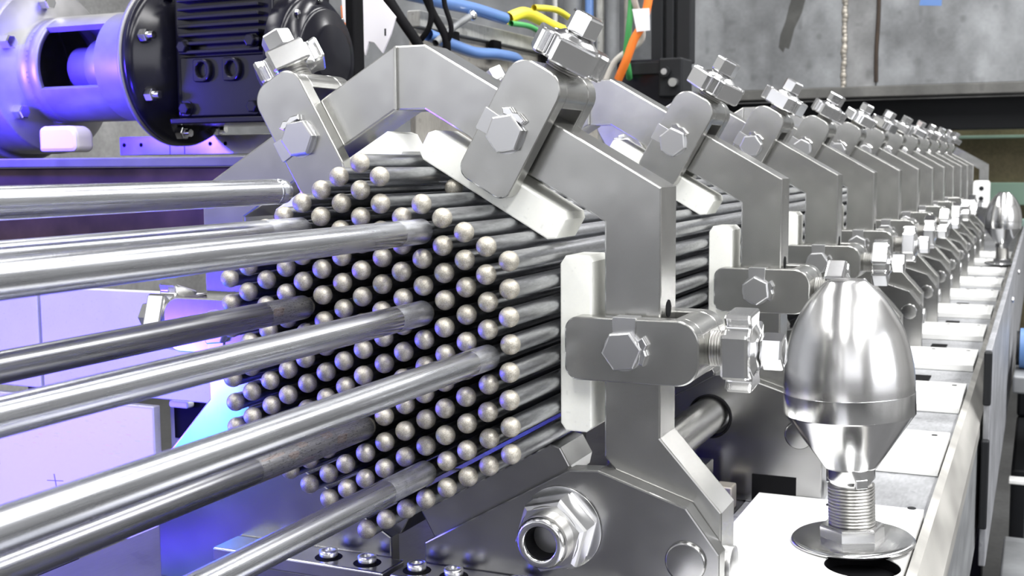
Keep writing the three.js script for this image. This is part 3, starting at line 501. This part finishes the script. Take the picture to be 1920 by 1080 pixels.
{
  // service rail running back on the left, with hoses and cables
  const o = thing('service_rail', 'grey service rail with black clips, running back behind the frames', 'rail', [-28, 0, 0]);
  mesh('top_rail', fin(rbox(-1.4, 0, 19.2, 20.7, -105, -57, 0.15)), M.painted, o);
  mesh('lower_plate', fin(rbox(-1.2, -0.6, 8, 19.1, -105, -57, 0.1)), M.beige, o);
  mesh('lower_rail', fin(rbox(-1.2, 0, 15.6, 16.2, -105, -57, 0.1)), M.painted, o);
  for (const z of [-63, -72.5, -86]) mesh('clip', fin(rbox(-0.2, 0.5, 17.9, 19.4, z - 0.9, z + 0.9, 0.15)), M.black, o);
  const cable = (name, label, cat, pts, r, m) => { const t = mesh(name, fin(tube(pts, r)), m, null); return tag(t, label, cat); };
  cable('hose', 'upper light blue hose lying on the grey service rail', 'hose', [[-27.3, 21.6, -52], [-27, 21.6, -60], [-27, 21.7, -66], [-26.8, 21.5, -72.5]], 0.62, M.hose);
  cable('hose', 'lower blue hose curving along under the service rail', 'hose', [[-27.0, 18.4, -56.5], [-26.7, 17.85, -60.9], [-26.7, 17.55, -65.4], [-26.7, 17.8, -70.9], [-26.7, 17.6, -75.6], [-26.9, 16.9, -76.6]], 0.55, M.hose);
  cable('cable', 'thick yellow cable continuing from the upper blue hose', 'cable', [[-26.7, 21.6, -73.2], [-26.3, 22.4, -76], [-26.3, 22.3, -79.8], [-26.3, 21.9, -84], [-26.3, 21.6, -90]], 0.62, M.yellow);
  cable('cable', 'second yellow cable lying across the thick yellow one', 'cable', [[-24.2, 22.6, -74], [-23.8, 22.9, -79], [-23.8, 22.4, -83.5], [-23.9, 21.8, -88]], 0.32, M.yellow);
  cable('cable', 'thin green cable under the yellow cables', 'cable', [[-25.4, 20.8, -71], [-25.3, 20.9, -76], [-25.4, 20.0, -81], [-25.6, 18.8, -85]], 0.28, M.cableGreen);
  const lv = thing('lever', 'grey lever rod with bright end knob reaching up to the rail', 'lever', [-27, 0, 0]);
  mesh('rod', fin(tube([[0.9, 17.6, -56.2], [0.9, 19.2, -59.5], [0.9, 20.6, -63]], 0.32, 16)), M.oldSteel, lv); mesh('knob', fin(new THREE.SphereGeometry(0.5, 20, 14).translate(0.9, 20.8, -63.6)), M.bright, lv);
  const tg = thing('tag_plate', 'lavender-lit angular plastic tag hanging beside the black motor end', 'tag', [0, 0, -50]);
  mesh('tag', fin(ext(poly([[-31.8, 22.6], [-28.4, 22.4], [-28.0, 20.9], [-26.5, 19.2], [-27.0, 17.8], [-27.8, 16.3], [-28.6, 17.2], [-29.1, 17.3], [-29.5, 16.2], [-29.8, 17.6], [-30.8, 18.4], [-31.6, 19.2]]), -0.1, 0.15, 0.04)), M.tagPlastic, tg);
  mesh('slit', fin(rbox(-27.55, -27.4, 17.7, 18.3, 0.15, 0.17, 0.005)), M.black, tg);
  cable('cable', 'short orange cable bending down beside the tag', 'cable', [[-31.7, 20.5, -50.6], [-31.2, 17.8, -50.2], [-30.6, 16.2, -50], [-30.5, 15.3, -50], [-31.0, 14.7, -50], [-31.7, 14.9, -50.2]], 0.5, M.orange);
  const bl = [[[-29.4, 22.5, -52], [-27, 19.4, -51.5], [-25.2, 16.4, -52], [-25.6, 14.6, -53]], [[-26.4, 22.5, -54], [-25.2, 20, -54], [-23.9, 17.6, -54], [-24.2, 15.2, -54.4]], [[-25.6, 22.6, -53], [-24.8, 20.4, -53], [-25.0, 18.6, -53], [-26.4, 17, -53]], [[-24.2, 22.6, -54], [-24.0, 20.6, -54], [-23.4, 18.4, -54], [-24.2, 16.6, -54]]];
  bl.forEach((p, i) => cable('cable', ['black cable next to the tag, first from the left', 'black cable right of the tag, second from the left', 'black cable bending back toward the tag, third from left', 'black cable farthest right of the tag, before the lever'][i], 'cable', p, [0.45, 0.35, 0.25, 0.22][i], M.black));
  const cn = thing('connector', 'black connector with a small bright label below the black cables', 'connector', [-25.4, 15.4, -51.5]);
  mesh('body', fin(rbox(-2.6, 1.2, -1.2, 1.0, -1, 1, 0.2)), M.black, cn); mesh('label_strip', fin(rbox(-0.1, 0.3, -0.7, 0.8, 1, 1.04, 0.02)), M.white, cn);
  const st = thing('motor_bracket', 'black vertical bracket strip between the motor end and the tag', 'bracket', [-26.6, 0, -44]);
  mesh('strip', fin(rbox(-0.9, -0.1, 9, 22, -1.2, 0.4, 0.15)), M.black, st); mesh('bolt', fin(cyl(0.35, 0.4, 0.8, 16)), M.bright, st, [-0.5, 13.6, 0]);
}
{
  const o = thing('terminal_box', 'black terminal box with fittings in front of the grey wall', 'box', [0, 0, -112]);
  mesh('box', fin(rbox(-28.6, -20.6, 12, 20.4, -5, 0, 0.3)), M.gloss, o); mesh('lid', fin(rbox(-28.2, -21.4, 18.4, 20.0, 0, 0.4, 0.15)), M.dark, o);
  mesh('side_fitting', fin([rbox(-22.6, -19.4, 15.4, 20.4, -4, 0.8, 0.3), cyl(0.7, 0.8, 1.5, 18).translate(-21.6, 18.6, 0)]), M.dark, o);
  mesh('gland', fin([cyl(0.55, 0.8, 1.9, 18).translate(-20.4, 17.2, 0), cyl(0.4, 1.5, 1.7, 16).translate(-21.6, 18.6, 0)]), M.bolt, o);
  for (const [x0, x1] of [[-25.0, -23.4], [-23.0, -21.9], [-21.5, -19.6]]) { const c = thing('cable_duct', x0 < -24.9 ? 'black vertical duct behind the green and white cables' : x0 < -22.9 ? 'black vertical duct rising behind the orange cable' : 'black vertical duct next to the grey steel wall', 'duct', [0, 0, -116]); mesh('duct', fin(rbox(x0, x1, 20, 60, -2, 0.4, 0.2)), M.dark, c); }
  const cable = (label, pts, r, m) => tag(mesh('cable', fin(tube(pts, r)), m, null), label, 'cable');
  cable('green cable hanging down to the black terminal box', [[-25.3, 40, -108], [-25.2, 28, -108], [-25.6, 23.5, -108], [-26.1, 20.9, -108.6], [-26.1, 18.8, -109.6], [-26.4, 18.0, -110.8]], 0.4, M.cableGreen);
  cable('orange cable hanging down past the white cable tag', [[-22.0, 40, -106], [-22.2, 28, -106], [-23.1, 24.2, -106], [-24.2, 22.3, -106], [-25.2, 20.0, -106.2], [-26.6, 17.6, -107]], 0.55, M.orange);
  cable('pale cable hanging beside the green one', [[-24.5, 40, -107], [-24.6, 28, -107], [-24.4, 25.4, -108.6], [-24.6, 22.8, -110.4], [-28.4, 20.2, -110.9], [-30, 17, -110.9]], 0.4, M.cream);
  const t = thing('cable_tag', 'small white tag hanging on the orange cable', 'tag', [0, 0, -105.3]); mesh('tag', fin(ext(poly([[-24.2, 26.0], [-22.0, 26.0], [-21.9, 23.3], [-23.6, 23.2]]), -0.1, 0.05, 0.03)), M.tagPlastic, t);
  const px = [[-42, 0.9, M.oldSteel], [-39.6, 0.5, M.alu], [-37.0, 1.3, M.oldSteel], [-34.6, 0.6, M.hose], [-33, 0.55, M.painted], [-31.2, 0.9, M.oldSteel], [-29.0, 0.55, M.beige]];
  const w = ['wide grey pipe leftmost behind the yellow cables', 'thin bright pipe second in the row of upright pipes', 'widest dark pipe in the row of upright pipes', 'bluish upright pipe in the middle of the pipe row', 'pale thin pipe just right of the bluish pipe', 'grey pipe second from the right in the pipe row', 'beige thin pipe nearest the black terminal box'];
  px.forEach(([x, r, m], i) => { const q = mesh('upright_pipe', fin(new THREE.CylinderGeometry(r, r, 70, 24).translate(0, 30, 0)), m, null, [x, 0, -118]); tag(q, w[i], 'pipe', 'upright pipes behind the service rail'); });
  const pn = thing('rear_cabinet', 'dark grey cabinet panel behind the upright pipes', 'cabinet', [0, 0, -126]); mesh('panel', fin(rbox(-110, -27, -10, 60, -4, 0, 0.4)), M.oldSteel, pn);
}
// ---------------------------------------------------------------- far end: big steel bulkhead and what stands below it
{
  const o = thing('steel_bulkhead', 'big grey weathered steel bulkhead with weld seams across the top right', 'bulkhead', [0, 0, -262]);
  mesh('left_panel', fin(rbox(-66, -22.2, 25, 90, -10, 0, 0.2)), M.oldSteel, o); mesh('right_panel', fin(rbox(-14.4, 110, 25, 90, -10, 0, 0.2)), M.oldSteel, o);
  mesh('middle_strip', fin(rbox(-22.1, -14.5, 25, 90, -10, -0.35, 0.2)), M.stripSteel, o);
  mesh('bottom_flange', fin(rbox(-66, 110, 22.4, 25, -10, 1.4, 0.3)), M.flangeSteel, o);
  const bead = []; for (let i = 0; i < 60; i++) { const g = new THREE.SphereGeometry(0.62 + 0.25 * rng(), 8, 6); g.scale(0.9, 1.3, 0.6); bead.push(g.translate(-22.1 + (rng() - 0.5) * 0.25, 24 + i * 0.95, 0)); }
  mesh('weld_bead', fin(bead), M.weld, o);
  mesh('dirt_streak', fin(ext(poly([[-34.4, 49], [-31.0, 49], [-32.4, 43.4], [-34.2, 39.6], [-34.8, 37.0], [-35.4, 34.8], [-36.4, 35.2], [-36.8, 34.0], [-38.0, 35.4], [-37.6, 38.4], [-36.4, 41.6], [-35.6, 45]]), -0.02, 0.03, 0.01)), M.grime, o);
  mesh('paint_mark', fin(ext(poly([[-5, 43.6], [0, 43.2], [0.1, 44.6], [-4.6, 46]]), -0.02, 0.03, 0.01)), M.hose, o);
  mesh('rust_streak', fin(tube([[-14.4, 26, 0], [-14.5, 33, 0.1], [-14.2, 42, 0], [-14.4, 60, 0], [-14.4, 88, 0]], 0.5, 40, 8)), M.stain, o);
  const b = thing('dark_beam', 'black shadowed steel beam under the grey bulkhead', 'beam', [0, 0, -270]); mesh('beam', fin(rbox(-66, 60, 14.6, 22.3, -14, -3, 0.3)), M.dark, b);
  const f = thing('far_stand', 'pale green blurred stand beyond the far end of the bed', 'stand', [0, 0, -326]); mesh('stand', fin([rbox(13, 34, -13, -9.6, -4, 0, 0.3), rbox(13, 34, -17.5, -15, -4, 0, 0.3), rbox(20, 22, -57, -17, -4, -1, 0.2)]), M.tealPaint, f);
  const g = thing('end_bracket', 'white end bracket with two holes beside the farthest frames', 'bracket', [12.1, 0, -217.2]); mesh('bracket', fin(ext(rrect(-1.6, 1.6, -2.4, 3, [0.4, 0.4, 0.6, 0.6]), 0, 1, 0.1)), M.white, g); for (const y of [-0.6, 1.4]) mesh('hole', fin(cyl(0.45, 1, 1.04, 16)), M.dark, g, [0, y, 0]);
}
// ---------------------------------------------------------------- low equipment beyond the right side of the bed
{
  const o = thing('side_cabinet', 'dark low equipment rack beyond the right side of the bed', 'rack', [0, 0, -112]);
  mesh('rack', fin(rbox(20.9, 60, -57, -31, -40, -6, 0.5)), M.dark, o); mesh('rear_panel', fin(rbox(20.9, 60, -30.9, -19, -40, -38, 0.5)), M.dark, o);
  mesh('shelf', fin(rbox(20.8, 50, -20.5, -18.4, -30, 0, 0.3)), M.oldSteel, o); mesh('upright', fin(rbox(22.6, 23.4, -57, -20.6, -4, -2, 0.2)), M.oldSteel, o);
  const b = thing('blue_drum', 'blurred blue machine part lying on the rack shelf at the right edge', 'machine part', [26.4, -15.9, -118]); mesh('drum', fin(toX(cyl(2.45, -5, 10, 32))), M.bluePaint, b); mesh('end_cap', fin(toX(cyl(2.1, -5.4, -5.0, 32))), M.dark, b);
  const s = thing('light_strip', 'short bright white bar low beside the bed at lower right', 'bar', [22.4, -31.9, -113]); mesh('bar', fin(rbox(-1.6, 1.2, 0.95, 1.5, 1, 3, 0.15)), M.white, s);
  const g = thing('grey_tray', 'grey tray low at the lower right corner', 'tray', [24, -36, -104]); mesh('tray', fin([rbox(-3.4, 30, -2, 0, -2, 20, 0.3)]), M.oldSteel, g); mesh('leg', fin(rbox(-2.5, -1, -21.5, -2, 2, 4, 0.2)), M.oldSteel, g); mesh('leg', fin(rbox(20, 21.5, -21.5, -2, 2, 4, 0.2)), M.oldSteel, g);
}
renderer.render(scene, camera);
